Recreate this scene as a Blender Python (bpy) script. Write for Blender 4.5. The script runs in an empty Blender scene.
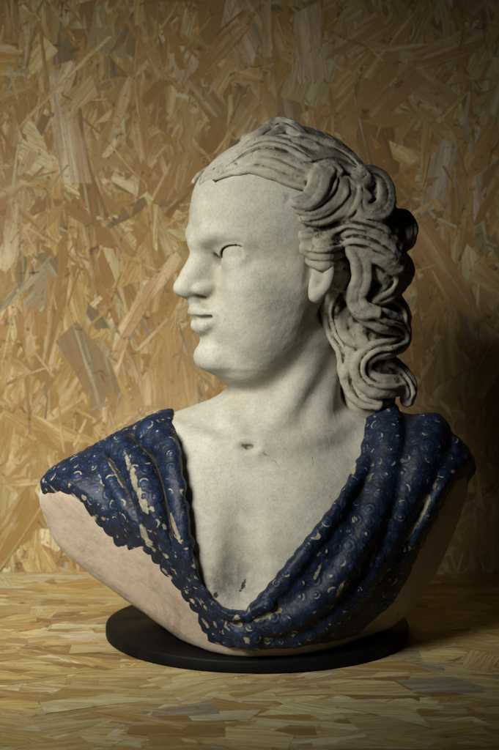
import bpy, math
import numpy as np
from mathutils.kdtree import KDTree

VOX = 1.2      # sculpting resolution in mm
F4 = np.float32
rng = np.random.default_rng(11)
C = bpy.context.scene.collection

# ------------------------------------------------------------------ camera model (mm)
PITCH = math.radians(4.3); CAM = np.array([0., -1500., 387.]); FOC = 1500.
FWD = np.array([0, math.cos(PITCH), -math.sin(PITCH)]); UP = np.array([0, math.sin(PITCH), math.cos(PITCH)])
def ray(px, py):
    return FWD + np.array([1., 0, 0])*(px-249.5)/FOC + UP*(375-py)/FOC
def W(px, py, y):
    d = ray(px, py); return CAM + d*((y-CAM[1])/d[1])

# ------------------------------------------------------------------ distance-field sculpting
class Grid:
    def __init__(s, lo, hi, h):
        s.h = h; s.lo = np.array(lo, float)
        s.ax = [np.arange(lo[i], hi[i]+h, h).astype(F4) for i in range(3)]
        s.D = np.full([len(a) for a in s.ax], 60, F4)
    def sub(s, lo, hi):
        sl = []
        for i in range(3):
            a = max(0, int(math.floor((lo[i]-s.lo[i])/s.h))); b = min(len(s.ax[i]), int(math.ceil((hi[i]-s.lo[i])/s.h))+1)
            if b <= a: return None, None
            sl.append(slice(a, b))
        return tuple(sl), np.ix_(*[s.ax[i][sl[i]] for i in range(3)])
    def put(s, sl, d, k=0., op='u'):
        A = s.D[sl]
        if op == 's': d = -d
        if k > 0:
            h = np.maximum(k-np.abs(A-d), 0)/k; h = h*h*(k*.25)
            s.D[sl] = np.minimum(A, d)-h if op == 'u' else np.maximum(A, d)+h
        else:
            s.D[sl] = np.minimum(A, d) if op == 'u' else np.maximum(A, d)
    def ell(s, c, r, k=0., op='u', R=None):
        m = max(r)+max(k, 4*s.h)+3
        sl, g = s.sub(np.array(c)-m, np.array(c)+m)
        if sl is None: return
        q = [g[i]-F4(c[i]) for i in range(3)]
        if R is not None:
            q = [q[0]*F4(R[i][0])+q[1]*F4(R[i][1])+q[2]*F4(R[i][2]) for i in range(3)]
        k0 = np.sqrt(sum((q[i]/F4(r[i]))**2 for i in range(3))); k1 = np.sqrt(sum((q[i]/F4(r[i]**2))**2 for i in range(3)))
        s.put(sl, (k0*(k0-1)/np.maximum(k1, 1e-6)).astype(F4), k, op)
    def tube(s, P, r, k=0., op='u', flat=None):
        P = np.array(P, float); r = np.atleast_1d(np.array(r, float)); r = np.interp(np.linspace(0, 1, len(P)), np.linspace(0, 1, len(r)), r)
        m = r.max()+max(k, 4*s.h)+3
        sl, g = s.sub(P.min(0)-m, P.max(0)+m)
        if sl is None: return
        T = np.full([x.stop-x.start for x in sl], 60, F4)
        for i in range(len(P)-1):
            a, b = P[i], P[i+1]; mm = max(r[i], r[i+1])+max(k, 4*s.h)+3
            s2, g2 = s.sub(np.minimum(a, b)-mm, np.maximum(a, b)+mm)
            if s2 is None: continue
            ab = b-a; L2 = max(float(ab@ab), 1e-6)
            q = [g2[j]-F4(a[j]) for j in range(3)]
            t = np.clip((q[0]*F4(ab[0])+q[1]*F4(ab[1])+q[2]*F4(ab[2]))/F4(L2), 0, 1)
            d = np.sqrt((q[0]-t*F4(ab[0]))**2+(q[1]-t*F4(ab[1]))**2+(q[2]-t*F4(ab[2]))**2)-(F4(r[i])+t*F4(r[i+1]-r[i]))
            s3 = tuple(slice(s2[j].start-sl[j].start, s2[j].stop-sl[j].start) for j in range(3))
            T[s3] = np.minimum(T[s3], d)
        s.put(sl, T, k, op)
    def at(s, p):
        i = [min(max(int(round((p[j]-s.lo[j])/s.h)), 0), s.D.shape[j]-1) for j in range(3)]
        return float(s.D[i[0], i[1], i[2]])

def spline(pts, n=8):
    P = np.array(pts, float)
    if len(P) < 3: n = max(n, 2)
    Q = np.vstack([2*P[0]-P[1], P, 2*P[-1]-P[-2]]); out = []
    for i in range(1, len(Q)-2):
        for t in np.linspace(0, 1, n, endpoint=False):
            a, b, c, d = Q[i-1:i+3]
            out.append(.5*(2*b+(c-a)*t+(2*a-5*b+4*c-d)*t*t+(3*b-a-3*c+d)*t**3))
    out.append(P[-1]); return np.array(out)

def surface_nets(D, lo, h):
    ins = D < 0
    c = np.zeros([n-1 for n in D.shape], np.uint8)
    for i in (0, 1):
        for j in (0, 1):
            for k in (0, 1):
                c += ins[i:D.shape[0]-1+i, j:D.shape[1]-1+j, k:D.shape[2]-1+k]
    act = (c > 0) & (c < 8)
    I, J, K = np.nonzero(act)
    idx = np.full(c.shape, -1, np.int32); idx[I, J, K] = np.arange(len(I))
    V = np.zeros((len(I), 3)); N = np.zeros(len(I))
    cor = [(i, j, k) for i in (0, 1) for j in (0, 1) for k in (0, 1)]
    val = {q: D[I+q[0], J+q[1], K+q[2]].astype(float) for q in cor}
    for a in cor:
        for ax in range(3):
            if a[ax]: continue
            b = list(a); b[ax] = 1; b = tuple(b)
            va, vb = val[a], val[b]; m = (va < 0) != (vb < 0)
            t = np.where(m, va/np.where(m, va-vb, 1), 0)
            p = np.array(a, float)[None, :].repeat(len(I), 0); p[:, ax] += t
            V[m] += p[m]; N[m] += 1
    V = (V/N[:, None]+np.stack([I, J, K], 1))*h+np.array(lo)
    F = []
    for ax in range(3):
        u, v = [(1, 2), (2, 0), (0, 1)][ax]
        sA = [slice(None)]*3; sB = [slice(None)]*3; sA[ax] = slice(0, -1); sB[ax] = slice(1, None)
        A = ins[tuple(sA)]; B = ins[tuple(sB)]
        e = A != B
        E = np.stack(np.nonzero(e), 1); sg = A[e]
        ok = (E[:, u] > 0) & (E[:, v] > 0) & (E[:, u] < D.shape[u]-1) & (E[:, v] < D.shape[v]-1)
        E = E[ok]; sg = sg[ok]
        def cell(du, dv):
            q = E.copy(); q[:, u] += du; q[:, v] += dv
            return idx[q[:, 0], q[:, 1], q[:, 2]]
        q = np.stack([cell(-1, -1), cell(0, -1), cell(0, 0), cell(-1, 0)], 1)
        q[~sg] = q[~sg][:, ::-1]
        F.append(q)
    return V, np.concatenate(F)

def relax(V, F, it, lam=.5):
    E = np.concatenate([F[:, [0, 1]], F[:, [1, 2]], F[:, [2, 3]], F[:, [3, 0]]]); deg = np.maximum(np.bincount(E[:, 0], minlength=len(V))+np.bincount(E[:, 1], minlength=len(V)), 1)
    for i in range(it):
        A = np.stack([np.bincount(E[:, 0], V[E[:, 1], a], len(V))+np.bincount(E[:, 1], V[E[:, 0], a], len(V)) for a in range(3)], 1)/deg[:, None]
        V = V+(A-V)*(lam if i % 2 == 0 else -lam*.96)
    return V

def settle(g, V, F, it):
    V = relax(V, F, it)
    for _ in range(2):
        N = normals(V, F); V = V-N*np.clip(sample(g.D, g.lo, g.h, V), -.6, .6)[:, None]
    return V

def blur(D, h, r):
    n = max(1, int(round(r/h)))
    for ax in range(3):
        for _ in range(2):
            P = np.pad(D, [(n+1, n) if i == ax else (0, 0) for i in range(3)], mode='edge')
            cs = np.cumsum(P, axis=ax, dtype=np.float64)
            hi = [slice(None)]*3; lo = [slice(None)]*3
            hi[ax] = slice(2*n+1, None); lo[ax] = slice(0, -(2*n+1))
            D = ((cs[tuple(hi)]-cs[tuple(lo)])/(2*n+1)).astype(F4)
    return D

def sample(D, lo, h, V):
    q = (V-np.array(lo))/h
    i = np.clip(np.floor(q).astype(int), 0, np.array(D.shape)-2); f = np.clip(q-i, 0, 1); out = 0
    for a in (0, 1):
        for b in (0, 1):
            for c in (0, 1):
                w = (f[:, 0] if a else 1-f[:, 0])*(f[:, 1] if b else 1-f[:, 1])*(f[:, 2] if c else 1-f[:, 2])
                out = out+w*D[i[:, 0]+a, i[:, 1]+b, i[:, 2]+c]
    return out

def wob(V, scale, seed, n=10):
    """cheap smooth noise: a sum of random plane waves, about -1..1"""
    r = np.random.default_rng(seed); o = np.zeros(len(V))
    for _ in range(n):
        d = r.normal(size=3); d /= np.linalg.norm(d)
        o += np.sin(V@d*(2*math.pi/(scale*r.uniform(.6, 1.7)))+r.uniform(0, 6.28))
    return o/math.sqrt(n)

def normals(V, F):
    n = np.cross(V[F[:, 2]]-V[F[:, 0]], V[F[:, 3]]-V[F[:, 1]]); o = np.zeros_like(V)
    for i in range(4):
        for a in range(3): o[:, a] += np.bincount(F[:, i], n[:, a], len(V))
    return o/np.maximum(np.linalg.norm(o, axis=1), 1e-9)[:, None]

def mesh_obj(name, V, F, mat, parent=None, attrs=None, smooth=True, origin=(0, 0, 0)):
    me = bpy.data.meshes.new(name)
    V = np.asarray(V, float)/1000-np.array(origin)
    F = np.asarray(F)
    me.vertices.add(len(V)); me.vertices.foreach_set('co', V.astype(F4).ravel())
    me.loops.add(F.size); me.loops.foreach_set('vertex_index', F.astype(np.int32).ravel())
    me.polygons.add(len(F)); me.polygons.foreach_set('loop_start', np.arange(0, F.size, F.shape[1], dtype=np.int32))
    me.polygons.foreach_set('use_smooth', np.full(len(F), smooth))
    me.update(calc_edges=True)
    for k, a in (attrs or {}).items():
        at = me.attributes.new(k, 'FLOAT', 'POINT'); at.data.foreach_set('value', np.asarray(a, F4))
    me.materials.append(mat)
    o = bpy.data.objects.new(name, me); C.objects.link(o); o.parent = parent
    return o

# ------------------------------------------------------------------ materials
def new_mat(name):
    m = bpy.data.materials.new(name); m.use_nodes = True
    nt = m.node_tree; b = nt.nodes['Principled BSDF']
    return m, nt, b
class NT:
    def __init__(s, nt): s.nt = nt
    def n(s, t, **kw):
        x = s.nt.nodes.new(t)
        for k, v in kw.items():
            if k.startswith('_'): setattr(x, k[1:], v)
            else: x.inputs[k.replace('__', ' ')].default_value = v
        return x
    def l(s, a, b): s.nt.links.new(a, b)
    def coord(s):
        return s.n('ShaderNodeTexCoord').outputs['Object']
    def noise(s, vec, scale, detail=4, rough=.55, dist=0):
        x = s.n('ShaderNodeTexNoise', Scale=scale, Detail=detail, Roughness=rough, Distortion=dist); s.l(vec, x.inputs['Vector']); return x.outputs['Fac']
    def ramp(s, fac, stops):
        x = s.n('ShaderNodeValToRGB'); e = x.color_ramp.elements
        while len(e) < len(stops): e.new(.5)
        for i, (p, c) in enumerate(stops):
            e[i].position = p; e[i].color = (*c, 1) if not np.isscalar(c) else (c, c, c, 1)
        s.l(fac, x.inputs[0]); return x.outputs[0]
    def mix(s, fac, a, b, mode='MIX'):
        x = s.n('ShaderNodeMix', _data_type='RGBA', _blend_type=mode)
        for v, i in ((fac, 0), (a, 6), (b, 7)):
            if hasattr(v, 'is_output'): s.l(v, x.inputs[i])
            else: x.inputs[i].default_value = v if i == 0 else (*v, 1)
        return x.outputs[2]
    def math(s, op, a, b=0., c=0., clamp=False):
        x = s.n('ShaderNodeMath', _operation=op, _use_clamp=clamp)
        for v, i in ((a, 0), (b, 1), (c, 2)):
            if hasattr(v, 'is_output'): s.l(v, x.inputs[i])
            else: x.inputs[i].default_value = v
        return x.outputs[0]
    def attr(s, name, out='Fac'):
        return s.n('ShaderNodeAttribute', _attribute_name=name).outputs[out]
    def bump(s, h, strength, dist, prev=None):
        x = s.n('ShaderNodeBump', Strength=strength, Distance=dist); s.l(h, x.inputs['Height'])
        if prev is not None: s.l(prev, x.inputs['Normal'])
        return x.outputs[0]

def plaster(name, base, warm, hair=False):
    m, nt, b = new_mat(name); n = NT(nt); co = n.coord()
    big = n.noise(co, 14, 5, .6); mid = n.noise(co, 60, 6, .65); fine = n.noise(co, 420, 4, .6)
    col = n.mix(n.ramp(big, [(.38, 0), (.68, 1)]), base, warm)
    col = n.mix(n.math('MULTIPLY', n.ramp(mid, [(.42, 0), (.7, 1)]), .45), col, tuple(x*.72 for x in base))
    col = n.mix(n.math('MULTIPLY', n.ramp(fine, [(.45, 0), (.62, 1)]), .28), col, tuple(x*.6 for x in warm))
    # grey mineral bloom
    bl = n.noise(co, 32, 7, .7, .4)
    col = n.mix(n.math('MULTIPLY', n.ramp(bl, [(.55, 0), (.66, 1)]), .5), col, (.60, .60, .55))
    if not hair:   # bare terracotta where the arms are cut off
        cutc = n.mix(n.ramp(n.noise(co, 26, 6, .65), [(.35, 0), (.7, 1)]), (.45, .365, .285), (.41, .335, .26))
        cutc = n.mix(n.math('MULTIPLY', n.ramp(n.noise(co, 300, 5, .7), [(.5, 0), (.68, 1)]), .35), cutc, (.27, .20, .15))
        sm = n.noise(co, 22, 8, .75, .8)
        cutc = n.mix(n.math('MULTIPLY', n.ramp(sm, [(.52, 0), (.66, 1)]), .6), cutc, (.22, .17, .12))
        col = n.mix(n.attr('cut'), col, cutc)
    # ochre and black grime in the hollows, broken up by noise
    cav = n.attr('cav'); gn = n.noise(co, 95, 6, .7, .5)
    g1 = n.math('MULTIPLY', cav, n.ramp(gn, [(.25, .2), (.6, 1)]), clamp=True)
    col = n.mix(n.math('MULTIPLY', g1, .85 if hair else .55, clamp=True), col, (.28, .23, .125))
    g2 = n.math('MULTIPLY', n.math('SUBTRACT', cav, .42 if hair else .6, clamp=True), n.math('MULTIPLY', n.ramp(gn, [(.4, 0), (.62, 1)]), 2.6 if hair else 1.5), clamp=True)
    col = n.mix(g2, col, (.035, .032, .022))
    if hair:  # algae on the crown, plus shade painted on back- and right-facing hair
        al = n.math('MULTIPLY', n.attr('algae_shade'), n.ramp(n.noise(co, 48, 8, .75, .3), [(.40, 0), (.50, 1)]))
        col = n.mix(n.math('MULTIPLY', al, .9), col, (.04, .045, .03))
        al2 = n.ramp(n.noise(co, 130, 6, .7), [(.61, 0), (.66, 1)])
        col = n.mix(n.math('MULTIPLY', al2, .85), col, (.06, .055, .04))
    if not hair:   # dirty hollow at the bottom of the neckline
        sn = n.math('MULTIPLY', n.attr('stain'), n.ramp(n.noise(co, 120, 7, .75, .4), [(.36, .25), (.58, 1)]))
        col = n.mix(n.math('MULTIPLY', sn, .95), col, (.095, .092, .078))
        col = n.mix(n.ramp(n.math('ADD', n.attr('chip'), n.math('MULTIPLY', n.math('SUBTRACT', n.noise(co, 240, 5, .7), .5), 2.2)), [(.50, 0), (.60, .95)]), col, (.035, .03, .022))
    # pits
    vo = n.n('ShaderNodeTexVoronoi', Scale=150, Randomness=1.); n.l(co, vo.inputs['Vector'])
    pm = n.math('MULTIPLY', n.ramp(n.noise(co, 35, 3), [(.62, 0), (.74, 1)]), n.ramp(n.noise(co, 190, 2), [(.5, 0), (.62, 1)]))
    pit = n.math('MULTIPLY', n.ramp(vo.outputs['Distance'], [(.10, 1), (.19, 0)]), pm)
    vo2 = n.n('ShaderNodeTexVoronoi', Scale=430, Randomness=1.); n.l(co, vo2.inputs['Vector'])
    pit2 = n.math('MULTIPLY', n.ramp(vo2.outputs['Distance'], [(.12, 1), (.24, 0)]), n.ramp(n.noise(co, 60, 3), [(.48, 0), (.6, 1)]))
    col = n.mix(n.math('MULTIPLY', pit, .5), col, (.07, .055, .035))
    col = n.mix(n.math('MULTIPLY', pit2, .28), col, (.16, .14, .10))
    # hairline cracks
    vc = n.n('ShaderNodeTexVoronoi', _feature='DISTANCE_TO_EDGE', Scale=13); 
    wv = n.n('ShaderNodeTexNoise', Scale=40, Detail=5); n.l(co, wv.inputs['Vector'])
    va = n.n('ShaderNodeVectorMath', _operation='MULTIPLY_ADD'); n.l(wv.outputs['Color'], va.inputs[0]); va.inputs[1].default_value = (.03,)*3; n.l(co, va.inputs[2])
    n.l(va.outputs[0], vc.inputs['Vector'])
    crack = n.math('MULTIPLY', n.ramp(vc.outputs['Distance'], [(.004, 1), (.013, 0)]), n.ramp(n.noise(co, 17, 3), [(.62, 0), (.67, 1)]))
    if not hair: crack = n.math('MULTIPLY', crack, n.math('SUBTRACT', 1., n.attr('cut'), clamp=True))
    col = n.mix(n.math('MULTIPLY', crack, .7), col, (.10, .08, .05))
    n.l(col, b.inputs['Base Color']); b.inputs['Roughness'].default_value = .82
    b.inputs['Specular IOR Level'].default_value = .25
    h = n.math('ADD', n.math('MULTIPLY', n.noise(co, 520, 5, .7), .35), n.math('MULTIPLY', n.noise(co, 140, 5, .6), .8))
    h = n.math('SUBTRACT', h, n.math('ADD', n.math('MULTIPLY', pit, .5), n.math('ADD', n.math('MULTIPLY', pit2, .6), crack)))
    n.l(n.bump(h, .42, .0016), b.inputs['Normal'])
    return m

def glaze():
    m, nt, b = new_mat('blue_glaze'); n = NT(nt); co = n.coord()
    v = n.noise(co, 55, 5, .6)
    blue = n.mix(n.ramp(v, [(.35, 0), (.7, 1)]), (.0028, .007, .019), (.0065, .016, .044))
    blue = n.mix(n.math('MULTIPLY', n.attr('dome'), .4), blue, (.016, .040, .105))
    blue = n.mix(n.math('MULTIPLY', n.ramp(n.noise(co, 380, 4, .7), [(.56, 0), (.66, 1)]), .35), blue, (.10, .13, .20))
    cream = n.mix(n.ramp(n.noise(co, 120, 5, .65), [(.4, 0), (.65, 1)]), (.37, .335, .24), (.17, .15, .10))
    w = n.math('ADD', n.attr('wear'), n.math('MULTIPLY', n.math('SUBTRACT', n.noise(co, 170, 6, .75), .5), 1.5))
    wm = n.ramp(w, [(.47, 0), (.55, 1)])
    chips = n.ramp(n.noise(co, 130, 7, .75, .3), [(.70, 0), (.735, 1)])
    wm = n.math('MAXIMUM', wm, n.math('MULTIPLY', chips, .8))
    col = n.mix(wm, blue, cream)
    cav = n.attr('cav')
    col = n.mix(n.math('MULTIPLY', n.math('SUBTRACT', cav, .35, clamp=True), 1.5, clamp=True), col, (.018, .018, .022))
    n.l(col, b.inputs['Base Color'])
    n.l(n.mix(wm, (.5,)*3, (.85,)*3), b.inputs['Roughness'])
    b.inputs['Specular IOR Level'].default_value = .35
    h = n.math('SUBTRACT', n.math('ADD', n.math('MULTIPLY', n.noise(co, 300, 5, .65), .5), n.noise(co, 110, 3)), n.math('MULTIPLY', wm, .4))
    n.l(n.bump(h, .5, .0016), b.inputs['Normal'])
    return m

def board(name, dark=1.):
    m, nt, b = new_mat(name); n = NT(nt)
    uv = n.n('ShaderNodeUVMap', _uv_map='grain').outputs[0]
    col = n.attr('wood', 'Color')
    mp = n.n('ShaderNodeMapping'); mp.inputs['Scale'].default_value = (22, 560, 1); n.l(uv, mp.inputs[0])
    mp2 = n.n('ShaderNodeMapping'); mp2.inputs['Scale'].default_value = (7, 75, 1); n.l(uv, mp2.inputs[0])
    g1 = n.noise(mp.outputs[0], 1, 5, .6, .3); g2 = n.noise(mp2.outputs[0], 1, 4, .55, .6)
    col = n.mix(n.math('MULTIPLY', n.ramp(g1, [(.40, 1), (.56, 0)]), .62), col, (.20, .115, .045))
    col = n.mix(n.math('MULTIPLY', n.ramp(g2, [(.38, 1), (.52, 0)]), .50*dark), col, (.27, .15, .06))
    col = n.mix(n.math('MULTIPLY', n.ramp(g2, [(.52, 0), (.68, 1)]), .45), col, (.62, .50, .33))
    co = n.coord()
    sp = n.ramp(n.noise(co, 75, 6, .7, .8), [(.605, 0), (.65, 1)])
    col = n.mix(n.math('MULTIPLY', sp, .8*dark), col, (.09, .055, .03))
    col = n.mix(n.math('MULTIPLY', n.ramp(n.noise(co, 5, 4, .6, .3), [(.52, 0), (.7, 1)]), .14), col, (.50, .43, .32))
    fb = n.noise(co, 260, 4, .7, 1.5); col = n.mix(n.math('MULTIPLY', n.ramp(fb, [(.54, 0), (.66, 1)]), .5*dark), col, (.17, .10, .045))
    dk = n.noise(co, 9, 5, .6, .4)
    col = n.mix(n.math('MULTIPLY', n.ramp(dk, [(.52, 0), (.70, 1)]), .22*dark), col, (.20, .11, .04))
    n.l(col, b.inputs['Base Color']); b.inputs['Roughness'].default_value = .8; b.inputs['Specular IOR Level'].default_value = .15
    h = n.math('ADD', g1, n.math('MULTIPLY', g2, 1.3))
    n.l(n.bump(h, .45, .0008), b.inputs['Normal'])
    return m

def black_base():
    m, nt, b = new_mat('black_paint'); n = NT(nt); co = n.coord()
    v = n.noise(co, 40, 6, .65)
    n.l(n.mix(n.ramp(v, [(.4, 0), (.7, 1)]), (.0025, .0025, .0028), (.006, .0056, .0056)), b.inputs['Base Color'])
    n.l(n.ramp(n.noise(co, 25, 5, .6), [(.3, .5), (.7, .7)]), b.inputs['Roughness'])
    b.inputs['Specular IOR Level'].default_value = .14
    n.l(n.bump(n.noise(co, 350, 4, .6), .2, .0006), b.inputs['Normal'])
    return m

SKIN = plaster('weathered_plaster', (.54, .52, .445), (.48, .455, .365))
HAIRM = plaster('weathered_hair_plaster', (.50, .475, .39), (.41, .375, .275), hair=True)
GLAZE = glaze()

# ------------------------------------------------------------------ torso
G = Grid((-236, -150, 4), (240, 140, 542), VOX)
def Wp(px, py, y): return tuple(W(px, py, y))
G.ell(Wp(260, 513, 4), (216, 80, 90))
G.ell(Wp(97, 500, 6), (60, 60, 39), k=14)
G.ell(Wp(424, 478, 6), (48, 58, 46), k=18)
G.ell(Wp(257, 537, 6), (212, 84, 120), k=20)
G.ell(Wp(246, 540, -14), (130, 92, 120), k=30)
G.ell(Wp(188, 530, -42), (58, 56, 60), k=30)       # pectorals
G.ell(Wp(300, 530, -46), (62, 58, 62), k=30)
G.tube([Wp(255, 596, -8), Wp(257, 632, -10)], [100, 92], k=50)
G.tube([Wp(140, 474, 14), Wp(176, 452, 14), Wp(240, 427, 14), Wp(290, 425, 18), Wp(395, 456, 10)], [26, 30, 34, 34, 34], k=36)  # trapezius line
# the arms are sawn off along two sloping planes, the foot along the disc
def plane(a, b, c):
    a, b, c = (np.array(v) for v in (a, b, c)); n = np.cross(b-a, c-a); n /= np.linalg.norm(n)
    if n[2] > 0: n = -n
    return n, float(n@a)
PL = plane(W(38.5, 492, -8), W(133, 530, -88), W(187, 613, -92))
PR = plane(W(477, 468, 0), W(455, 468, -60), W(394, 592, -70))
def plane_cut(g, pl, off=0., k=14.):
    n, d = pl; sl = (slice(None),)*3; gr = np.ix_(*g.ax)
    g.put(sl, -(gr[0]*F4(n[0])+gr[1]*F4(n[1])+gr[2]*F4(n[2])-F4(d+off)), k, 's')
plane_cut(G, PL); plane_cut(G, PR)
plane_cut(G, plane(W(56, 549, 30), W(190, 642, 30), W(118, 600, -100)), 0., 12.)
zc = 13.
G.put((slice(None),)*3, np.broadcast_to(np.ix_(*G.ax)[2]-F4(zc), G.D.shape), 8., 's')
TORSO = G.D.copy()

def place(D, lo, h, px, py, off=0., y0=-150., y1=110.):
    """the point on the sight line of (px, py) that lies off mm outside the modelled surface"""
    ys = np.arange(y0, y1, 1.); d = ray(px, py)
    P = CAM[None, :]+d[None, :]*((ys-CAM[1])/d[1])[:, None]
    s = sample(D, lo, h, P); q = np.nonzero(s < off)[0]
    return P[q[0]] if len(q) else P[int(np.argmin(s))]

# ------------------------------------------------------------------ head frame
YAW = math.radians(25)
FD = np.array([-math.cos(YAW), -math.sin(YAW), 0]); SD = np.array([math.sin(YAW), -math.cos(YAW), 0]); VD = np.array([0, 0, 1.])
H0 = W(279, 250, 0)
RH = np.stack([FD, SD, VD])
def loc(f, s, v): return H0+FD*f+SD*s+VD*v
def side(px, py, s):
    d = ray(px, py); t = ((H0-CAM)@SD+s)/(d@SD); return CAM+d*t
def fsv(p): return RH@(np.asarray(p)-H0)
def mirror(p):
    q = fsv(p); return loc(q[0], -q[1], q[2])
def hell(c, r, k, op='u', both=True, rot=None):
    R = RH if rot is None else rot@RH
    G.ell(c, r, k, op, R)
    if both:
        M = np.diag([1., -1., 1.])
        G.ell(mirror(c), r, k, op, (R@RH.T@M)@RH)
def htube(P, r, k, op='u', both=True):
    G.tube(P, r, k, op)
    if both: G.tube([mirror(p) for p in P], r, k, op)
def rotz(a): a = math.radians(a); return np.array([[math.cos(a), math.sin(a), 0], [-math.sin(a), math.cos(a), 0], [0, 0, 1]])

# neck and its muscles
G.tube([W(289, 345, 18), W(286, 395, 17), W(283, 425, 12), W(278, 455, 2)], [54, 56, 60, 66], k=22)
hd = lambda px, py, off=0: place(G.D, G.lo, G.h, px, py, off)
mus = [spline([hd(326, 322, -7), hd(305, 372, -5), hd(279, 422, -4), hd(257, 446, -3)]),
       spline([hd(334, 335, -8), hd(326, 385, -7), hd(316, 424, -6)]),
       spline([hd(229, 415, -5), hd(236, 435, -4), hd(243, 446, -3)]),
       spline([hd(256, 450, -4), hd(290, 446, -4), hd(326, 436, -4), hd(350, 426, -6)]),
       spline([hd(240, 451, -4), hd(215, 447, -4), hd(192, 440, -5), hd(176, 432, -6)])]
for P, r, k in zip(mus, ([9, 8, 6.5], [9, 8], [6, 5], [6, 6.5, 6], [6, 6.5, 6]), (18, 18, 14, 16, 16)): G.tube(P, r, k)

# face: silhouette and plan table
sil = [(222, 168), (206, 178), (200.5, 190), (197, 206), (194.5, 222), (193.5, 236), (199, 248), (206, 262), (206, 280), (201, 296), (198, 308), (199, 320), (201, 332), (203, 341), (201, 350), (200.5, 358), (203.5, 366), (213, 373)]
vt = np.linspace(-132, 80, 213)
def table(xs, ys, sm=4):
    t = np.interp(vt, xs, ys); k = np.exp(-.5*(np.arange(-3*sm, 3*sm+1)/sm)**2); k /= k.sum()
    return np.convolve(np.pad(t, 3*sm, mode='edge'), k, 'valid').astype(F4)
T_W = table([-130, -122, -112, -100, -85, -65, -45, -22, 0, 12, 40, 72], [22, 27, 35, 42, 51, 59, 65, 69, 69, 70, 70, 62])
T_fm = table([-130, -112, -95, -70, -40, 0, 70], [48, 38, 26, 15, 10, 8, 0])
T_bk = table([-130, -112, -95, -70, -40, 0, 70], [34, 34, 34, 40, 70, 85, 88])
T_p = table([-130, -100, -70, -40, -8, 20, 40, 75], [1.95, 1.9, 1.9, 1.75, 1.68, 1.95, 2.1, 2.1])
sv, sf = [], []
for a, b in sil:
    p = fsv(side(a, b, -8)); v = p[2]; fm = np.interp(v, vt, T_fm); bw = np.interp(v, vt, T_W)*math.sin(YAW)
    E = (p[0]-fm)*math.cos(YAW)+8*math.sin(YAW)
    sv.append(v); sf.append(fm+math.sqrt(max(E*E-bw*bw, 100))/math.cos(YAW))
o = np.argsort(sv); T_f0 = table(np.array(sv)[o], np.array(sf)[o], 3)
sl, g = G.sub(H0-np.array([125, 125, 140]), H0+np.array([125, 125, 90]))
f = (g[0]-F4(H0[0]))*F4(FD[0])+(g[1]-F4(H0[1]))*F4(FD[1])+0*g[2]; s = (g[0]-F4(H0[0]))*F4(SD[0])+(g[1]-F4(H0[1]))*F4(SD[1])+0*g[2]
v1 = (G.ax[2][sl[2]]-F4(H0[2])); tv = lambda t: np.interp(v1, vt, t).astype(F4)
fr = tv(T_f0-T_fm); bk = tv(T_bk); q = f-tv(T_fm); ww = tv(T_W); pp = tv(T_p)
gg = ((np.abs(q)/np.where(q > 0, fr, bk))**pp+(np.abs(s)/ww)**pp)**(1/pp)
L = np.sqrt(q*q+s*s); d = L-L/np.maximum(gg, 1e-4)
d = np.where(gg < 1e-3, -20, d); d = np.minimum(d, 40)
vb = F4(-115); ov = np.maximum(v1-74, 0)+np.maximum(vb-v1, 0); d = np.where(ov > 0, np.maximum(d, 0)+ov, np.maximum(d, np.maximum(vb-v1, v1-74)))
G.put(sl, d.astype(F4), 12.)
hell(loc(-2, 0, 36), (92, 72, 78), 16, both=False)          # cranium
hell(side(246, 366, 0), (32, 40, 20), 16, both=False)        # under the chin
hell(side(210.5, 357, 0), (14, 21, 13.5), 14, both=False)      # chin boss
hell(loc(47, 38, -36), (27, 22, 22), 20)                     # cheeks
hell(loc(40, 38, -68), (26, 18, 26), 24)
hell(loc(16, 36, -86), (32, 15, 20), 26)                     # jaw
# brow, sockets, eyes
G.tube(spline([side(200.5, 240, 0), side(202, 252, 0)]), [8, 7.5], k=9)
htube(spline([side(201, 241, 6), side(207, 236, 18), side(221, 233, 32), side(246, 240, 46)]), [6.5, 6, 5, 4], 13)
EC = fsv(side(240.5, 253.5, 31)); ER = 16.2
def tail(df, ds, dv): return loc(EC[0]+df, EC[1]+ds, EC[2]+dv)
htube(spline([tail(12, -6, 14), tail(12, 4, 15), tail(6, 13, 12)]), [2.5, 3, 2], 9, 's')
hell(tail(0, 0, 0), (ER+1.9,)*3, 6)
hell(tail(-9, 9, 1), (10, 10, 8), 8)
hell(tail(14, -16.5, -2), (5, 3., 10), 8, 's')
sl, g = G.sub(H0-np.array([125, 125, 60]), H0+np.array([60, 125, 60]))
ef = (g[0]-F4(H0[0]))*F4(FD[0])+(g[1]-F4(H0[1]))*F4(FD[1])+0*g[2]-F4(EC[0]); es = np.abs((g[0]-F4(H0[0]))*F4(SD[0])+(g[1]-F4(H0[1]))*F4(SD[1])+0*g[2])-F4(EC[1]); ev = g[2]-F4(H0[2]+EC[2])+0*ef
ca, sa = math.cos(math.radians(20)), math.sin(math.radians(20)); ex = ef*F4(ca)+es*F4(sa); ey = es*F4(ca)-ef*F4(sa); ez = ev-ey*F4(.10)
er = np.sqrt(ex*ex+ey*ey+ez*ez); au, al_ = math.radians(35), math.radians(60)
opening = np.maximum(np.maximum(er-F4(ER+3.2), ez*F4(math.cos(au))-ex*F4(math.sin(au))), -ez*F4(math.cos(al_))-ex*F4(math.sin(al_)))
opening = np.maximum(opening, np.abs(ey+F4(.5))-F4(15.))
G.put(sl, opening.astype(F4), 1.6, 's')
G.put(sl, (er-F4(ER+.95)).astype(F4), 2.4)
hell(tail(6, 2, -12), (8, 13, 6), 9)
def lid(t, el, r):
    t, el = math.radians(t), math.radians(el); x, y, z = r*math.cos(t)*math.cos(el), r*math.sin(t), r*math.cos(t)*math.sin(el)
    return tail(x*ca-y*sa, x*sa+y*ca, z+.10*y)
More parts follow.
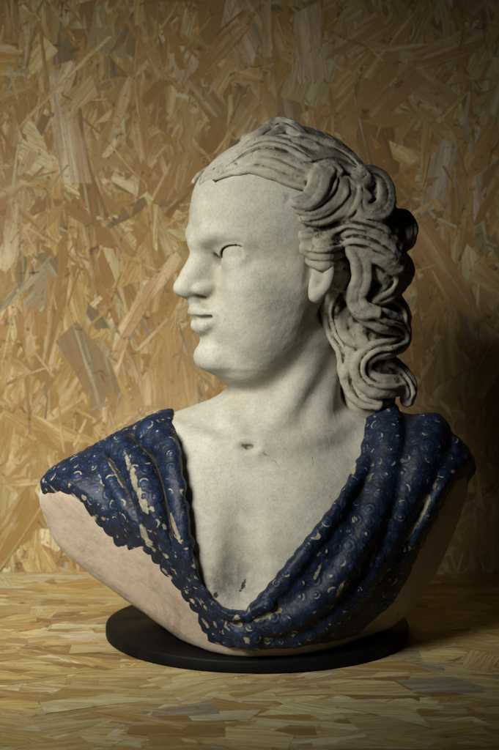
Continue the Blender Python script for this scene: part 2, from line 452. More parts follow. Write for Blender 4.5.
htube(spline([lid(-66, 34, ER+.6), lid(-45, 39, ER+1.6), lid(-15, 41, ER+2), lid(15, 41, ER+2), lid(45, 39, ER+1.7), lid(68, 36, ER+.8)]), [1.2, 1.7, 2, 2, 1.8, 1.1], 1.6)
# nose
nose = [side(199.5, 244, 0), side(202.5, 256, 0), side(196.5, 267, 0), side(189.5, 278, 0), side(185, 287, 0)]
G.tube(spline(nose), [7, 7, 7, 7.6, 8], k=9)
hell(side(184.5, 287.5, 0), (11, 8, 8), 6, both=False)
hell(side(204, 278, 0), (21, 11.5, 23), 12, both=False, rot=np.eye(3))
hell(side(205, 289, 12), (11.5, 6.4, 6.8), 4.5)
htube(spline([side(208, 279.5, 21), side(214.5, 282, 22), side(217, 289, 22), side(213.5, 297, 20)]), [1, 2.2, 2.4, 1.6], 4, 's')
hell(side(200, 297, 8), (6.5, 4, 3.4), 3, 's')
htube(spline([side(193.5, 300, 1), side(195.5, 308, 2.5)]), [3.5, 3], 6)
# mouth
hell(side(222, 318, 0), (21, 31, 24), 14, both=False)
htube(spline([side(198.8, 312.3, 0), side(198.3, 311.8, 4), side(203.5, 312.5, 14), side(220, 313.5, 26)]), [5.6, 6, 4.8, 2], 5)
htube(spline([side(203.4, 326.3, 0), side(204.2, 325.6, 8), side(209.5, 322.6, 16), side(220, 316.5, 25)]), [7, 6.8, 5, 2], 5)
htube(spline([side(190, 319.5, 0), side(196.5, 319, 8), side(206.5, 317.6, 17), side(221, 314, 26)]), [3.4, 3.3, 2.6, .6], 2, 's')
# ear (mostly under the hair)
G.ell(W(320.5, 277, -66), (10, 9, 21), 4)
htube(spline([W(316, 264, -69), W(314, 276, -71), W(314, 288, -73), W(316, 295, -74)]), [3.5, 4, 5.5, 7.5], 3)
htube(spline([W(325, 258, -72), W(329, 270, -75), W(327, 283, -77), W(321, 292, -76)]), [4.5, 5.5, 5.5, 5], 2.5)
htube(spline([W(320.5, 262, -76), W(321, 274, -79), W(319.5, 283, -79)]), [1.2, 1.7, .8], 2, 's')
htube(spline([W(310, 266, -66), W(309, 284, -66)]), 2.6, 5, 's')
# collar notch
nt_ = hd(248, 446)
G.ell(nt_, (9, 6, 5), 7, 's'); G.tube([hd(243.5, 446, 0), hd(248, 447.5, -1), hd(252, 446.5, 0)], [1.2, 2.8, 1.6], 2, 's')
G.ell(hd(243, 582, 4), (17, 11, 26), 16, 's')
G.ell(hd(243, 530, 7), (12, 10, 50), 18, 's')
HEADB = G.D.copy()

# ------------------------------------------------------------------ hair
HG = Grid((-80, -125, 150), (185, 135, 550), min(VOX, 1.1))
hr = np.random.default_rng(3)
def hell2(c, r, k, op='u', R=RH): HG.ell(c, r, k, op, R)
hell2(loc(-10, 0, 42), (92, 74, 82), 0)
# clear the face side of the cap
a = W(207, 176, 0); 
pn = np.cross(W(312, 300, -70)-W(238, 172, -40), SD*0+np.array([0, 1., 0])); pn /= np.linalg.norm(pn)
if pn[0] > 0: pn = -pn
gr = np.ix_(*HG.ax)
HG.put((slice(None),)*3, -(gr[0]*F4(pn[0])+gr[1]*F4(pn[1])+gr[2]*F4(pn[2])-F4(pn@W(246, 166, -40)-8)), 8., 's')
def mass(c, r):
    HG.ell(c, r, 10); HG.ell(mirror(c), r, 10)
mass(W(350, 215, 0), (46, 60, 46)); mass(W(368, 258, 0), (30, 44, 38))
for M in (lambda p: p, mirror):
    HG.tube(spline([M(W(354, 250, -12)), M(W(358, 300, -10)), M(W(364, 348, -6))]+([W(370, 396, 0)] if M(H0+SD)@SD > H0@SD else [])), [40, 34, 29, 26], k=10)
def hplace(px, py, off=0., y0=-120., y1=100.):
    ys = np.arange(y0, y1, 1.); d = ray(px, py)
    P = CAM[None, :]+d[None, :]*((ys-CAM[1])/d[1])[:, None]
    q = np.minimum(sample(HEADB, G.lo, G.h, P), sample(HBASE, HG.lo, HG.h, P)); j = np.nonzero(q < off)[0]
    return P[j[0]] if len(j) else P[int(np.argmin(q))]
HBASE = HG.D.copy()
def lock(pts, w, n=3, off=0., mir=False, k=3.):
    """a wavy ribbon of n strands: pts = (px, py) along its middle, w = half width along it"""
    P2 = spline(pts, 7); m = len(P2); w = np.atleast_1d(w)*1.04
    w = np.interp(np.linspace(0, 1, m), np.linspace(0, 1, len(w)), w)
    P3 = np.array([hplace(a, b, off-.25*wi) for (a, b), wi in zip(P2, w)])
    y = P3[:, 1].copy()
    for _ in range(10): y = np.convolve(np.pad(y, 1, mode='edge'), [.25, .5, .25], 'valid')
    P3 = np.array([W(a, b, yy) for (a, b), yy in zip(P2, y)])
    T = np.gradient(P3, axis=0); T /= np.linalg.norm(T, axis=1)[:, None]
    # outward direction: away from the middle of the head / neck, leaning to the viewer
    out = P3-np.stack([np.interp(P3[:, 2], [250, 400, 520], [P3[:, 0].mean()*.5+30, H0[0]+30, H0[0]+10]), np.full(m, 12.), np.minimum(P3[:, 2], H0[2]+10)], 1)
    out = out/np.linalg.norm(out, axis=1)[:, None]+np.array([0, -.9, 0]); out -= T*(out*T).sum(1)[:, None]; out /= np.maximum(np.linalg.norm(out, axis=1), .3)[:, None]
    S = np.cross(T, out)
    sets = [(P3, w*.80)]
    for i in range(n):
        u = (i-(n-1)/2)/max(n-1, 1)*2 if n > 1 else 0.
        uu = u+.10*np.sin(np.linspace(0, 6, m)+hr.uniform(0, 6.28)); hh = .52*(1-.6*uu*uu)+hr.uniform(-.05, .07)
        r = w*(1.08/n if n > 1 else .6)*(1+.10*np.sin(np.linspace(0, 5, m)+hr.uniform(0, 6)))+.3
        sets.append((P3+S*(uu*w*.74)[:, None]+out*(w*hh)[:, None], r))
    for j, (Q, r) in enumerate(sets):
        kk = 3. if j == 0 else k
        HG.tube(Q, np.maximum(r, 1.1), kk)
        if mir: HG.tube([mirror(p) for p in Q], np.maximum(r, 1.1), kk)
    for i in range(n-1):      # tooled grooves between the strands
        u = (i-(n-2)/2)/max(n-1, 1)*2+.06*np.sin(np.linspace(0, 9, m)+hr.uniform(0, 6.28)); j0, j1 = 1+int(hr.random()*m*.12), m-1-int(hr.random()*m*.15)
        Q = (P3+S*(u*w*.74)[:, None]+out*(w*(.88-.42*u*u))[:, None])[j0:j1]; r = (w*.10+.5)[j0:j1]*np.interp(np.linspace(0, 1, j1-j0), [0, .2, .8, 1], [.4, 1, 1, .3])
        HG.tube(Q, r, 1.6, 's')
        if mir: HG.tube([mirror(p) for p in Q], r, 1.6, 's')
# swept back from the forehead
lock([(202, 182), (212, 177), (224, 172), (238, 166)], [4, 5, 6, 6], 2, -1)
lock([(214, 179), (226, 174), (240, 170), (254, 167), (270, 170), (290, 178), (306, 186)], [1.5, 3, 5, 6, 6.5, 6, 4], 2, 3, mir=True)
lock([(222, 170), (236, 162), (250, 153), (268, 148), (288, 152), (306, 162), (322, 170)], [3, 6, 9, 11, 10, 8, 6], 3, 6)
lock([(240, 151), (252, 142), (268, 135), (282, 131), (295, 135), (308, 143)], [5, 8, 9, 9, 7, 5], 3, 0)
lock([(262, 147), (282, 145), (304, 151), (326, 160), (346, 169)], [6, 8, 9, 8, 7], 2, 4)
lock([(288, 160), (308, 166), (332, 160), (350, 168), (364, 180)], [5, 7, 8, 8, 7], 2, 6, mir=True)
lock([(300, 140), (322, 148), (342, 159), (360, 175)], [6, 8, 9, 8], 2, 5, mir=True)
lock([(258, 157), (276, 160), (294, 168), (312, 175)], [4, 6, 6, 4], 2, 7)
lock([(250, 150), (262, 140), (274, 131), (284, 128), (294, 132), (304, 139)], [4, 7, 8.5, 8.5, 7, 5], 2, 2)
# the temple wave, a shell of strands that rises to a crest
lock([(318, 225), (338, 221), (352, 209), (357, 193), (351, 180)], [4, 8, 10, 9, 5], 3, 3, mir=True)
lock([(301, 219), (318, 218), (334, 209), (344, 195), (343, 180)], [3, 8, 10, 10, 6], 3, 8, mir=True)
lock([(297, 210), (312, 209), (326, 199), (334, 185), (336, 174)], [3, 7, 9, 9, 5], 3, 10, mir=True)
lock([(293, 203), (306, 201), (316, 191), (321, 177), (330, 168), (339, 173)], [3, 6.5, 8, 8, 6.5, 4], 2, 13, mir=True)
# curls at the back of the crown
lock([(354, 190), (362, 179), (375, 178), (384, 189), (384, 204), (375, 213), (364, 211), (361, 201), (368, 195)], [7, 8, 8, 8, 8, 7, 6, 5, 4], 2, 4, mir=True)
lock([(350, 216), (368, 218), (386, 225), (402, 238)], [8, 10, 10, 8], 3, 0, mir=True)
lock([(388, 232), (395, 221), (405, 221), (410, 231), (405, 242), (394, 242)], [8, 8, 8, 7, 7, 5], 2, 2)
# the roll over the ear
lock([(302, 237), (316, 235), (330, 232), (346, 227), (362, 230), (380, 237), (397, 250)], [5, 9, 10.5, 10, 10, 11, 7], 3, 6, mir=True)
lock([(303, 248), (318, 251), (334, 248), (350, 241), (368, 245), (386, 256), (398, 268)], [5, 10, 11, 10, 11, 12, 8], 3, 9, mir=True)
lock([(309, 259), (322, 262), (338, 260), (351, 254)], [4, 6, 7, 5], 2, 4, mir=True)
lock([(364, 250), (378, 264), (389, 276), (386, 291), (373, 300)], [9, 12, 13, 11, 7], 3, 3, mir=True)
lock([(390, 254), (400, 263), (402, 273), (394, 285), (384, 293)], [8, 9, 9, 8, 6], 2, 1)
lock([(350, 247), (359, 262), (361, 280), (356, 296), (361, 309), (378, 313)], [5, 8, 8.5, 8, 7, 4], 2, 11, mir=True)
lock([(342, 260), (343, 274), (339, 288)], [4, 6, 4], 2, 4)
# hanging curls
lock([(338, 266), (336, 290), (329, 311), (333, 332), (343, 350), (346, 370), (354, 390), (368, 402)], [5, 7, 8, 8, 8, 9, 8, 5], 3, 2, mir=True)
lock([(352, 308), (345, 322), (351, 337), (364, 343)], [5, 7, 7, 5], 2, 4)
lock([(376, 298), (392, 303), (400, 316), (400, 332)], [8, 10, 10, 8], 3, 0, mir=True)
lock([(351, 342), (354, 362), (351, 380), (361, 398), (379, 405)], [5, 8, 9, 9, 5], 3, 3, mir=True)
lock([(350, 294), (361, 310), (379, 320), (396, 326), (403, 338), (391, 347), (373, 351), (362, 361), (362, 375), (374, 385), (392, 386), (406, 383), (411, 394)], [6, 9, 11, 10, 8, 9, 9, 9, 9, 10, 9, 8, 5], 3, 5, mir=True)
lock([(384, 362), (398, 372), (408, 388), (406, 402)], [8, 9, 9, 7], 3, 0)
# the back of the head
for i in range(7):
    a0 = -72+i*22; pts = []
    for j in range(7):
        v = 70-j*34; aa = math.radians(180+a0*.8)+.16*math.sin(j*1.9+i*2.1); rr = (86 if j < 5 else 70)+(-26 if j == 0 else 0)
        pts.append(loc(-8+math.cos(aa)*rr*1.08-(j > 4)*6, -math.sin(aa)*rr*.86, v))
    HG.tube(spline(pts), 13+2*np.sin(np.linspace(0, 12, 49)+i), k=3)

# ------------------------------------------------------------------ drape
DG = Grid((-240, -165, 8), (244, 140, 300), min(VOX, 1.1))
PX = np.stack(np.meshgrid(*[np.linspace(0, n-1, n) for n in (2, 2, 2)], indexing='ij'), -1)
def resample(src, lo, h, dst):
    V = np.ix_(*dst.ax); out = np.empty(dst.D.shape, F4)
    yy, zz = np.meshgrid(dst.ax[1], dst.ax[2], indexing='ij')
    for i, x in enumerate(dst.ax[0]):
        out[i] = sample(src, lo, h, np.stack([np.full(yy.size, x), yy.ravel(), zz.ravel()], 1)).reshape(yy.shape)
    return out
TD = resample(TORSO, G.lo, G.h, DG)
DG.D = TD-F4(6)
tp = lambda px, py, off=0: place(TORSO, G.lo, G.h, px, py, off)
def fold(pts, r, off=0., k=3.5, over=False):
    Q = [tp(a, b, off) for a, b in pts]
    if over: Q = [Q[0]+np.array([0, 85., -46]), Q[0]+np.array([0, 42., -12])]+Q
    P = spline(Q, 7); m = len(P)
    for _ in range(4): P[1:-1, 1] = .25*P[:-2, 1]+.5*P[1:-1, 1]+.25*P[2:, 1]
    DG.tube(P, np.interp(np.linspace(0, 1, m), np.linspace(0, 1, len(np.atleast_1d(r))), np.atleast_1d(r)), k)
fold([(118, 448), (127, 456), (138, 470), (150, 497), (157, 530), (165, 565), (179, 598), (204, 622), (250, 638)], [11, 13, 14, 15, 16, 16, 14, 13, 13, 14, 12], 6, over=True)
fold([(151, 434), (158, 440), (170, 450), (177, 480), (182, 515), (186, 548), (193, 578), (208, 602), (238, 612), (268, 604)], [12, 14, 16, 17, 16, 13, 11, 10, 10, 11, 9, 7], 7, over=True)
fold([(100, 450), (112, 480), (130, 512), (148, 545)], [8, 9, 8, 6], 3)
fold([(384, 414), (388, 440), (384, 475), (372, 512), (352, 552), (326, 590), (290, 618), (250, 628)], [12, 14, 15, 17, 17, 15, 13, 13, 13, 11], 4, 7., over=True)
fold([(430, 432), (420, 462), (400, 505), (378, 550), (350, 592), (310, 628), (262, 644)], [14, 17, 19, 19, 17, 15, 14, 13, 11], 1, 7., over=True)
fold([(366, 466), (348, 488), (328, 520), (300, 558), (276, 590), (255, 604)], [8, 9, 9, 9, 8, 7], 3)
fold([(452, 446), (440, 490), (418, 530), (396, 566)], [9, 10, 9, 7], 1)
# the open neckline: a prism over the chest, its outline in the front plane of the bust
poly_px = [(130, 250), (150, 400), (166, 420), (177, 442), (186, 482), (193, 530), (201, 570), (213, 590), (230, 602), (246, 602), (262, 585), (282, 560), (300, 538), (318, 517), (336, 497), (352, 474), (364, 456), (370, 430), (376, 404), (390, 250)]
pw = np.array([W(a, b, -80) for a, b in poly_px])[:, [0, 2]]
def poly_sd(P, X, Z):
    d2 = np.full(X.shape, 1e9); ins = np.zeros(X.shape, bool)
    for i in range(len(P)):
        a, b = P[i], P[(i+1) % len(P)]; e = b-a; t = np.clip(((X-a[0])*e[0]+(Z-a[1])*e[1])/(e@e), 0, 1)
        d2 = np.minimum(d2, (X-a[0]-t*e[0])**2+(Z-a[1]-t*e[1])**2)
        c = ((a[1] > Z) != (b[1] > Z)) & (X < (b[0]-a[0])*(Z-a[1])/np.where(b[1] == a[1], 1e-9, b[1]-a[1])+a[0]); ins ^= c
    return np.where(ins, -1, 1)*np.sqrt(d2)
XX, ZZ = np.meshgrid(DG.ax[0], DG.ax[2], indexing='ij')
psd = poly_sd(pw, XX, ZZ)+1.3*np.sin(XX*.35+1)*np.sin(ZZ*.31)
front = np.maximum(psd[:, None, :].astype(F4), (DG.ax[1]-F4(75))[None, :, None])
DG.put((slice(None),)*3, front, 5., 's')
NK = np.sqrt(((np.ix_(*DG.ax)[0]-F4(W(284, 420, 5)[0]))/F4(1))**2+(np.ix_(*DG.ax)[1]-F4(8))**2)+0*np.ix_(*DG.ax)[2]-F4(64)
DG.put((slice(None),)*3, NK.astype(F4), 6., 's')
gr = np.ix_(*DG.ax)
for n_, d_, ea, eb in ((PL[0], PL[1], W(60, 488, -40), W(187, 613, -92)), (PR[0], PR[1], W(455, 468, -60), W(394, 592, -70))):
    e_ = (eb-ea)/np.linalg.norm(eb-ea); t = (gr[0]-F4(ea[0]))*F4(e_[0])+(gr[1]-F4(ea[1]))*F4(e_[1])+(gr[2]-F4(ea[2]))*F4(e_[2])
    t = t+1.8*np.sin(t*.11)+1.1*np.sin(t*.043+1); ph = ((t/F4(14.5)) % 1)*2-1
    off = -2.3+.75*np.sqrt(np.clip(1-ph*ph, 0, 1))
    DG.put((slice(None),)*3, -(gr[0]*F4(n_[0])+gr[1]*F4(n_[1])+gr[2]*F4(n_[2])-F4(d_)-off).astype(F4), 3., 's')
for n_, d_ in (PL, PR):      # the cloth stops well short of the sawn edges at the back
    q = gr[0]*F4(n_[0])+gr[1]*F4(n_[1])+gr[2]*F4(n_[2])-F4(d_-60)
    DG.put((slice(None),)*3, -np.minimum(q, gr[1]-F4(2)-(gr[2]-F4(W(40, 490, 0)[2]))*F4(.5)).astype(F4), 6., 's')
DG.put((slice(None),)*3, np.broadcast_to(np.ix_(*DG.ax)[2]-F4(25), DG.D.shape), 3., 's')
DG.put((slice(None),)*3, (gr[0]-F4(W(38.5, 488, 0)[0])+0*gr[1]+0*gr[2]).astype(F4), 12., 's')
# scalloped hem: moulded rosettes riding on the cut edges
hem = []
for pts in ([(48, 484), (62, 486), (76, 492), (90, 500), (104, 510), (116, 520), (127, 529), (137, 541), (147, 554), (157, 568), (166, 582), (174, 596), (184, 610), (197, 624), (212, 637), (228, 646)],):
    for a, b in pts:
        p = tp(a, b, 0); hem.append(p)
# ------------------------------------------------------------------ meshes
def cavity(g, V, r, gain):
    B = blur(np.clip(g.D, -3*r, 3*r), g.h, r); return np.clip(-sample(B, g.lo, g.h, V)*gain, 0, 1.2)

bust = bpy.data.objects.new('bust', None); C.objects.link(bust)
bust['label'] = 'cream plaster bust in blue glazed drape on a round black base'
bust['category'] = 'bust'

V, F = surface_nets(G.D, G.lo, G.h); V = settle(G, V, F, 6); N = normals(V, F)
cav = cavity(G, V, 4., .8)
cut = np.zeros(len(V))
for n_, d_ in (PL, PR):
    cut = np.maximum(cut, np.clip((V@n_-d_+5)/3, 0, 1)*np.clip((N@n_-.55)*5, 0, 1))
def spot(px, py, sx, sz, slant=0.):
    c = W(px, py, -95); dx = V[:, 0]-c[0]; dz = V[:, 2]-c[2]; return np.exp(-((dx-slant*dz)/sx)**2-(dz/sz)**2)*(N[:, 1] < 0)*(V[:, 1] < -30)
stain = np.maximum(.85*spot(220, 581, 17, 17), .6*spot(238, 574, 18, 20)); chip = np.maximum(spot(243, 584, 2.6, 8, .5), spot(216, 592, 3, 3))
cut = np.maximum(cut, np.clip((W(240, 618, -80)[2]-V[:, 2]+.1*np.abs(V[:, 0]))/6, 0, 1))
V = V+N*(wob(V, 30, 5, 24)*.25+wob(V, 9, 6, 24)*.08)[:, None]
mesh_obj('body', V, F, SKIN, bust, {'cav': cav, 'cut': cut, 'stain': stain, 'chip': chip})

V, F = surface_nets(HG.D, HG.lo, HG.h); V = settle(HG, V, F, 4); N = normals(V, F)
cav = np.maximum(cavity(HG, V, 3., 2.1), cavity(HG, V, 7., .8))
hf = (V-H0)@FD; hv = (V-H0)@VD
algae_shade = np.clip((N[:, 2]*.7+N[:, 0]*.5)*1.5, 0, 1)*np.clip((88-hf)/70, 0, 1)*np.clip((hv+40)/70, .25, 1)  # upward faces carry algae, right-facing ones the painted shade
V = V+N*(wob(V, 14, 8)*.35+wob(V, 5, 9)*.12)[:, None]
hair_o = mesh_obj('hair', V, F, HAIRM, bust, {'cav': cav, 'algae_shade': algae_shade})
hair_o['label'] = 'thick wavy hair swept back in curls, blackened with grime'

V, F = surface_nets(DG.D, DG.lo, DG.h); V = settle(DG, V, F, 4); N = normals(V, F)
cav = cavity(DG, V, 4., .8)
tdv = sample(TD, DG.lo, DG.h, V)
vis = np.nonzero((tdv > 2.5))[0]
perm = np.concatenate([[vis[int(np.argmin(((V[vis]-p-np.array([0, -8., 0]))**2).sum(1)))] for p in hem], rng.permutation(vis)]); kd_pts = []; cell = {}
MIN = 11.8
for i in perm:                                          # even scatter of rosettes over the cloth
    p = V[i]; c = tuple((p//MIN).astype(int)); ok = True
    for dx in (-1, 0, 1):
        for dy in (-1, 0, 1):
            for dz in (-1, 0, 1):
                for j in cell.get((c[0]+dx, c[1]+dy, c[2]+dz), ()):
                    if ((V[j]-p)**2).sum() < MIN*MIN: ok = False
    if ok: cell.setdefault(c, []).append(i); kd_pts.append(i)
kt = KDTree(len(V))
for i in vis: kt.insert(V[i], int(i))
kt.balance()
disp = np.zeros(len(V)); wear = np.zeros(len(V)); dome = np.zeros(len(V))
for i in kd_pts:
    R = rng.uniform(4.6, 8.0); hit = kt.find_range(V[i], R*1.05)
    ids = np.array([h[1] for h in hit]); dd = V[ids]-V[i]
    nn = N[i]; t1 = np.cross(nn, [.3, .2, .9]); t1 /= np.linalg.norm(t1); t2 = np.cross(nn, t1)
    u, w_ = dd@t1, dd@t2; rr = np.sqrt(u*u+w_*w_)/R
    ht = rng.uniform(.3, 1.5)*(np.clip(1-rr**4, 0, 1)-.75*np.exp(-((rr-.55)/.16)**2))
    disp[ids] = np.maximum(disp[ids], ht); dome[ids] = np.maximum(dome[ids], np.clip(1-rr**3, 0, 1))
    if rng.random() < .72:
        a0 = rng.uniform(0, 6.28); span = rng.uniform(.5, 1.7)
        da = np.abs((np.arctan2(w_, u)-a0+math.pi) % (2*math.pi)-math.pi)
        wear[ids] = np.maximum(wear[ids], rng.uniform(.55, .92)*np.exp(-((rr-.6)/.15)**2)*np.clip((span-da)/.5, 0, 1))
    if rng.random() < .18: wear[ids] = np.maximum(wear[ids], .75*np.exp(-(rr/.3)**2))
V = V+N*disp[:, None]
patch = wob(V, 40, 21)+.8*wob(V, 14, 22)
for a, b, rx, rz, sg in ((134, 478, 5, 22, 1), (143, 500, 6, 16, 1), (146, 536, 6, 14, 1), (172, 520, 3, 26, 1), (128, 462, 3, 12, 1), (428, 500, 3, 26, -1), (352, 470, 2.5, 9, -1), (318, 570, 2.5, 12, -1), (340, 590, 3, 9, -1), (292, 545, 2.5, 9, -1), (372, 560, 2.5, 11, -1)):
    q = (V-place(DG.D, DG.lo, DG.h, a, b))/np.array([rx, 30., rz]); q[:, 0] += sg*.42*q[:, 2]*rz/rx; wear = np.maximum(wear, np.exp(-(q**2).sum(1))*np.clip(.9+.35*wob(V, 9, 44), 0, 1))
wear = np.maximum(wear, np.clip(cav*1.6, 0, 1)*np.clip(.15+patch*.75, 0, 1)*.85)
edge = np.zeros(len(V))
for n_, d_ in (PL, PR): edge = np.maximum(edge, np.exp(-((V@n_-d_+4)/5)**2))
wear = np.maximum(wear, edge*np.clip(.18+.4*wob(V, 11, 33), 0, 1)*(1-.8*dome))
mesh_obj('drape', V, F, GLAZE, bust, {'cav': cav, 'wear': wear, 'dome': dome})

def lathe(name, profile, mat, parent, n=160, c=(0, 0)):
    V = []; F = []; m = len(profile)
    for i in range(n):
        a = 2*math.pi*i/n
        for r, z in profile: V.append((c[0]+r*math.cos(a), c[1]+r*math.sin(a), z))
    for i in range(n):
        for j in range(m-1): F.append((i*m+j, ((i+1) % n)*m+j, ((i+1) % n)*m+j+1, i*m+j+1))
    return mesh_obj(name, V, F, mat, parent)
dc = W(257, 633, 45)
lathe('base', [(.01, .4), (154.5, .4), (157, 1.2), (157.6, 3), (157.6, 10.5), (157, 12.4), (155, 13.2), (.01, 13.4)], black_base(), bust, c=(dc[0], 45))

# ------------------------------------------------------------------ strand board
def strand_board(name, ext, n, vertical, mat, seed, ang, dens_focus, pal, big, shares, heroes=(), relief=1.):
    """ext: (u0, u1, v0, v1) mm; pressed wood strands as real thin chips over a core sheet"""
    r = np.random.default_rng(seed); Vs, Fs, Cs, UVs = [], [], [], []
    pc = np.array([p[0] for p in pal]); pwt = np.array([p[1] for p in pal], float); pwt /= pwt.sum()
    nv = 0; faces = []; cols = []; uvs = []; verts = []
    for i in range(n+len(heroes)):
        t = r.random()
        if t < shares[0]: L, w = r.uniform(90, 210)*big, r.uniform(18, 52)
        elif t < shares[1]: L, w = r.uniform(50, 150), r.uniform(5, 15)
        else: L, w = r.uniform(14, 70), r.uniform(1.0, 4.5)
        if not vertical: w *= 1.5
        z = r.uniform(.1, 2.0)+(.8 if t >= shares[1] else .3 if t > shares[0] else 0)*r.random()
        if r.random() < dens_focus[4]: cu, cv = r.uniform(*dens_focus[:2]), r.uniform(*dens_focus[2:4])
        else: cu, cv = r.uniform(ext[0], ext[1]), r.uniform(ext[2], ext[3])
        a = r.normal(ang[0], ang[1]) if r.random() < ang[2] else r.uniform(0, math.pi)
        hc = None
        if i >= n:
            x0, y0, x1, y1, w, hc = heroes[i-n]; p0, p1 = W(x0, y0, 367), W(x1, y1, 367)
            cu, cv = (p0[0]+p1[0])/2, (p0[2]+p1[2])/2; L = math.hypot(p1[0]-p0[0], p1[2]-p0[2]); a = math.atan2(p1[2]-p0[2], p1[0]-p0[0]); z = 1.9+.6*r.random(); w *= .95
        k = 5
        xs = np.linspace(-L/2, L/2, k+2); bend = r.normal(0, .012)*1
        taper = r.uniform(.0, .22); 
        top = w/2*(1-taper*np.abs(np.linspace(-1, 1, k+2))**r.uniform(1, 3))+r.normal(0, w*.09, k+2)
        bot = -w/2*(1-taper*np.abs(np.linspace(-1, 1, k+2))**r.uniform(1, 3))+r.normal(0, w*.09, k+2)
        jt = r.normal(0, min(w*.55, 11), 4)
        P = np.concatenate([np.stack([xs, top], 1), np.stack([xs[::-1], bot[::-1]], 1)])
        P[0, 0] += jt[0]; P[k+1, 0] += jt[1]; P[k+2, 0] += jt[2]; P[-1, 0] += jt[3]
        P[:, 1] += bend*P[:, 0]**2/10
        ca, sa = math.cos(a), math.sin(a)
        U = cu+P[:, 0]*ca-P[:, 1]*sa; Vv = cv+P[:, 0]*sa+P[:, 1]*ca
        if U.min() < ext[0]-40 or U.max() > ext[1]+40 or Vv.min() < ext[2] or Vv.max() > ext[3]+(40 if vertical else 1): continue
        tl = r.normal(0, .0035, 2); Z = (z+tl[0]*P[:, 0]+tl[1]*P[:, 1]*3)*relief
        Z = np.clip(Z, .02+z*.01*relief, None)
        c = pc[r.choice(len(pc), p=pwt)]*np.array([.97, 1.02, .84])*(r.uniform(.72, 1.16) if vertical else r.uniform(.74, 1.12))*np.array([1, r.uniform(.96, 1.03), r.uniform(.88, 1.1)])
        if hc: c = np.array(hc)*.9+np.array((.36, .25, .12))*.1
        m = len(P)
        verts.append(np.stack([U, Vv, Z], 1)); ou, ovv = r.uniform(0, 40, 2)
        uvs.append(np.stack([P[:, 0]/1000+ou, P[:, 1]/1000+ovv], 1)); cols.append(np.tile(np.append(c, 1), (m, 1)))
    m = verts[0].shape[0]
    A = np.concatenate(verts); UV = np.concatenate(uvs); CO = np.concatenate(cols); nf = len(verts)
    Fq = np.arange(len(A)).reshape(nf, m)
    # each chip as a strip of quads
    q = []; h = m//2
    for j in range(h-1): q.append(np.stack([Fq[:, j], Fq[:, j+1], Fq[:, m-2-j], Fq[:, m-1-j]], 1))
    Q = np.concatenate(q)[:, ::-1] if not vertical else np.concatenate(q)[:, ::-1]
    # core sheet (a box)
    b0 = len(A); u0, u1, v0, v1 = ext[0]-60, ext[1]+60, ext[2], ext[3]+(60 if vertical else 1)
    A = np.concatenate([A, [(u0, v0, 0), (u1, v0, 0), (u1, v1, 0), (u0, v1, 0), (u0, v0, -18), (u1, v0, -18), (u1, v1, -18), (u0, v1, -18)]])
    UV = np.concatenate([UV, A[b0:, :2]/1000]); CO = np.concatenate([CO, np.tile((.36, .23, .11, 1), (8, 1))])
    Q = np.concatenate([Q, b0+np.array([(0, 1, 2, 3), (7, 6, 5, 4), (0, 4, 5, 1), (1, 5, 6, 2), (2, 6, 7, 3), (3, 7, 4, 0)])])
    if vertical: A = np.stack([A[:, 0], 367-A[:, 2], A[:, 1]], 1)
    o = mesh_obj(name, A, Q, mat, None, smooth=False)
    me = o.data
    at = me.color_attributes.new('wood', 'FLOAT_COLOR', 'POINT'); at.data.foreach_set('color', CO.astype(F4).ravel())
    ul = me.uv_layers.new(name='grain'); ul.data.foreach_set('uv', UV[Q.ravel()].astype(F4).ravel())
    return o
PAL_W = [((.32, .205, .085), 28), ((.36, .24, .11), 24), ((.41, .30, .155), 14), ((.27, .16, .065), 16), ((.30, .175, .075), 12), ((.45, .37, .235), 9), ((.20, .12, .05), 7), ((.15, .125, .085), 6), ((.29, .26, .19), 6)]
HERO = [(345, 150, 428, 62, 30, (.27, .165, .075)), (415, 62, 505, 25, 30, (.28, .175, .08)), (104, 368, 166, 260, 22, (.45, .33, .18)), (18, 127, 108, 36, 5, (.50, .38, .20)), (160, -8, 188, 72, 38, (.47, .41, .31)),
        (225, -5, 262, 85, 44, (.42, .35, .24)), (122, 255, 176, 385, 18, (.17, .145, .11)), (150, 318, 188, 425, 30, (.38, .27, .14)), (446, 140, 432, 232, 32, (.34, .31, .26)), (472, 118, 484, 205, 24, (.36, .32, .25)),
        (455, 250, 472, 335, 26, (.11, .095, .08)), (408, 225, 482, 350, 40, (.31, .195, .09)), (12, 320, 20, 490, 36, (.42, .31, .14)), (62, 345, 74, 565, 40, (.36, .235, .10)), (235, 20, 238, 110, 20, (.24, .22, .18)),
        (300, -5, 318, 110, 34, (.37, .30, .20)), (60, 60, 78, 190, 40, (.43, .36, .25)), (20, 180, 70, 70, 18, (.44, .35, .21)), (370, 300, 420, 420, 30, (.30, .19, .09)), (190, 150, 240, 60, 26, (.40, .27, .14))]
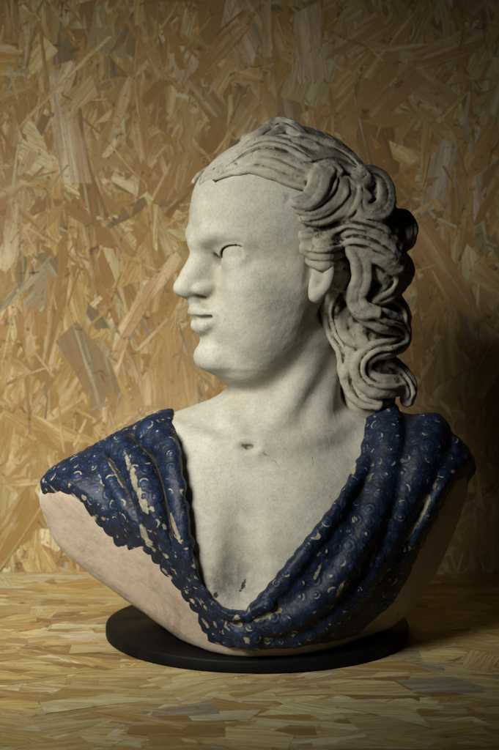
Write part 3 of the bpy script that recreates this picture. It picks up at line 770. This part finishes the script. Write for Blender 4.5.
PAL_T = [((.46, .32, .135), 24), ((.54, .395, .185), 26), ((.60, .48, .27), 20), ((.40, .25, .095), 14), ((.68, .60, .43), 14), ((.28, .17, .07), 6), ((.36, .33, .27), 6)]
OSB = board('strand_board'); OSB_T = board('strand_board_top', .55)
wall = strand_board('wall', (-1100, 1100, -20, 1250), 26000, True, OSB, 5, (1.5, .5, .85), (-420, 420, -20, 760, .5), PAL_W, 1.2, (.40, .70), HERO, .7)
wall['label'] = 'upright sheet of pale wood strand board standing behind the bust'; wall['category'] = 'wall'
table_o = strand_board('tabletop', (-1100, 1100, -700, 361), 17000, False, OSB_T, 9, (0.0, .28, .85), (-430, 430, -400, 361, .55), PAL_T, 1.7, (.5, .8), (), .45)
table_o.location.z = -.0016
table_o['label'] = 'flat wood strand board tabletop with long streaked chips under the bust'; table_o['category'] = 'tabletop'

# ------------------------------------------------------------------ light
sc = bpy.context.scene
w = bpy.data.worlds.new('World'); sc.world = w; w.use_nodes = True
bg = w.node_tree.nodes['Background']; bg.inputs[0].default_value = (.75, .85, 1, 1); bg.inputs[1].default_value = .0018
def area(name, locn, target, size, power, col):
    l = bpy.data.lights.new(name, 'AREA'); l.shape = 'RECTANGLE'; l.size = size[0]; l.size_y = size[1]; l.energy = power; l.color = col
    o = bpy.data.objects.new(name, l); C.objects.link(o); o.location = locn
    from mathutils import Vector
    o.rotation_euler = (Vector(target)-Vector(locn)).to_track_quat('-Z', 'Y').to_euler(); return o
key = area('soft_lamp', (-.82, -.97, .94), (-.335, -.01, .30), (.5, .55), 3.75, (1, .985, .90))
key.data.spread = math.radians(46)

cd = bpy.data.cameras.new('camera'); cam = bpy.data.objects.new('camera', cd); C.objects.link(cam)
cam.location = CAM/1000; cam.rotation_euler = (math.pi/2-PITCH, 0, 0)
cd.sensor_fit = 'VERTICAL'; cd.sensor_height = 24; cd.lens = 48; cd.clip_end = 50; cd.clip_start = .05
cd.dof.use_dof = True; cd.dof.focus_distance = 1.42; cd.dof.aperture_fstop = 6.3
sc.camera = cam
sc.view_settings.view_transform = 'Standard'; sc.view_settings.look = 'None'
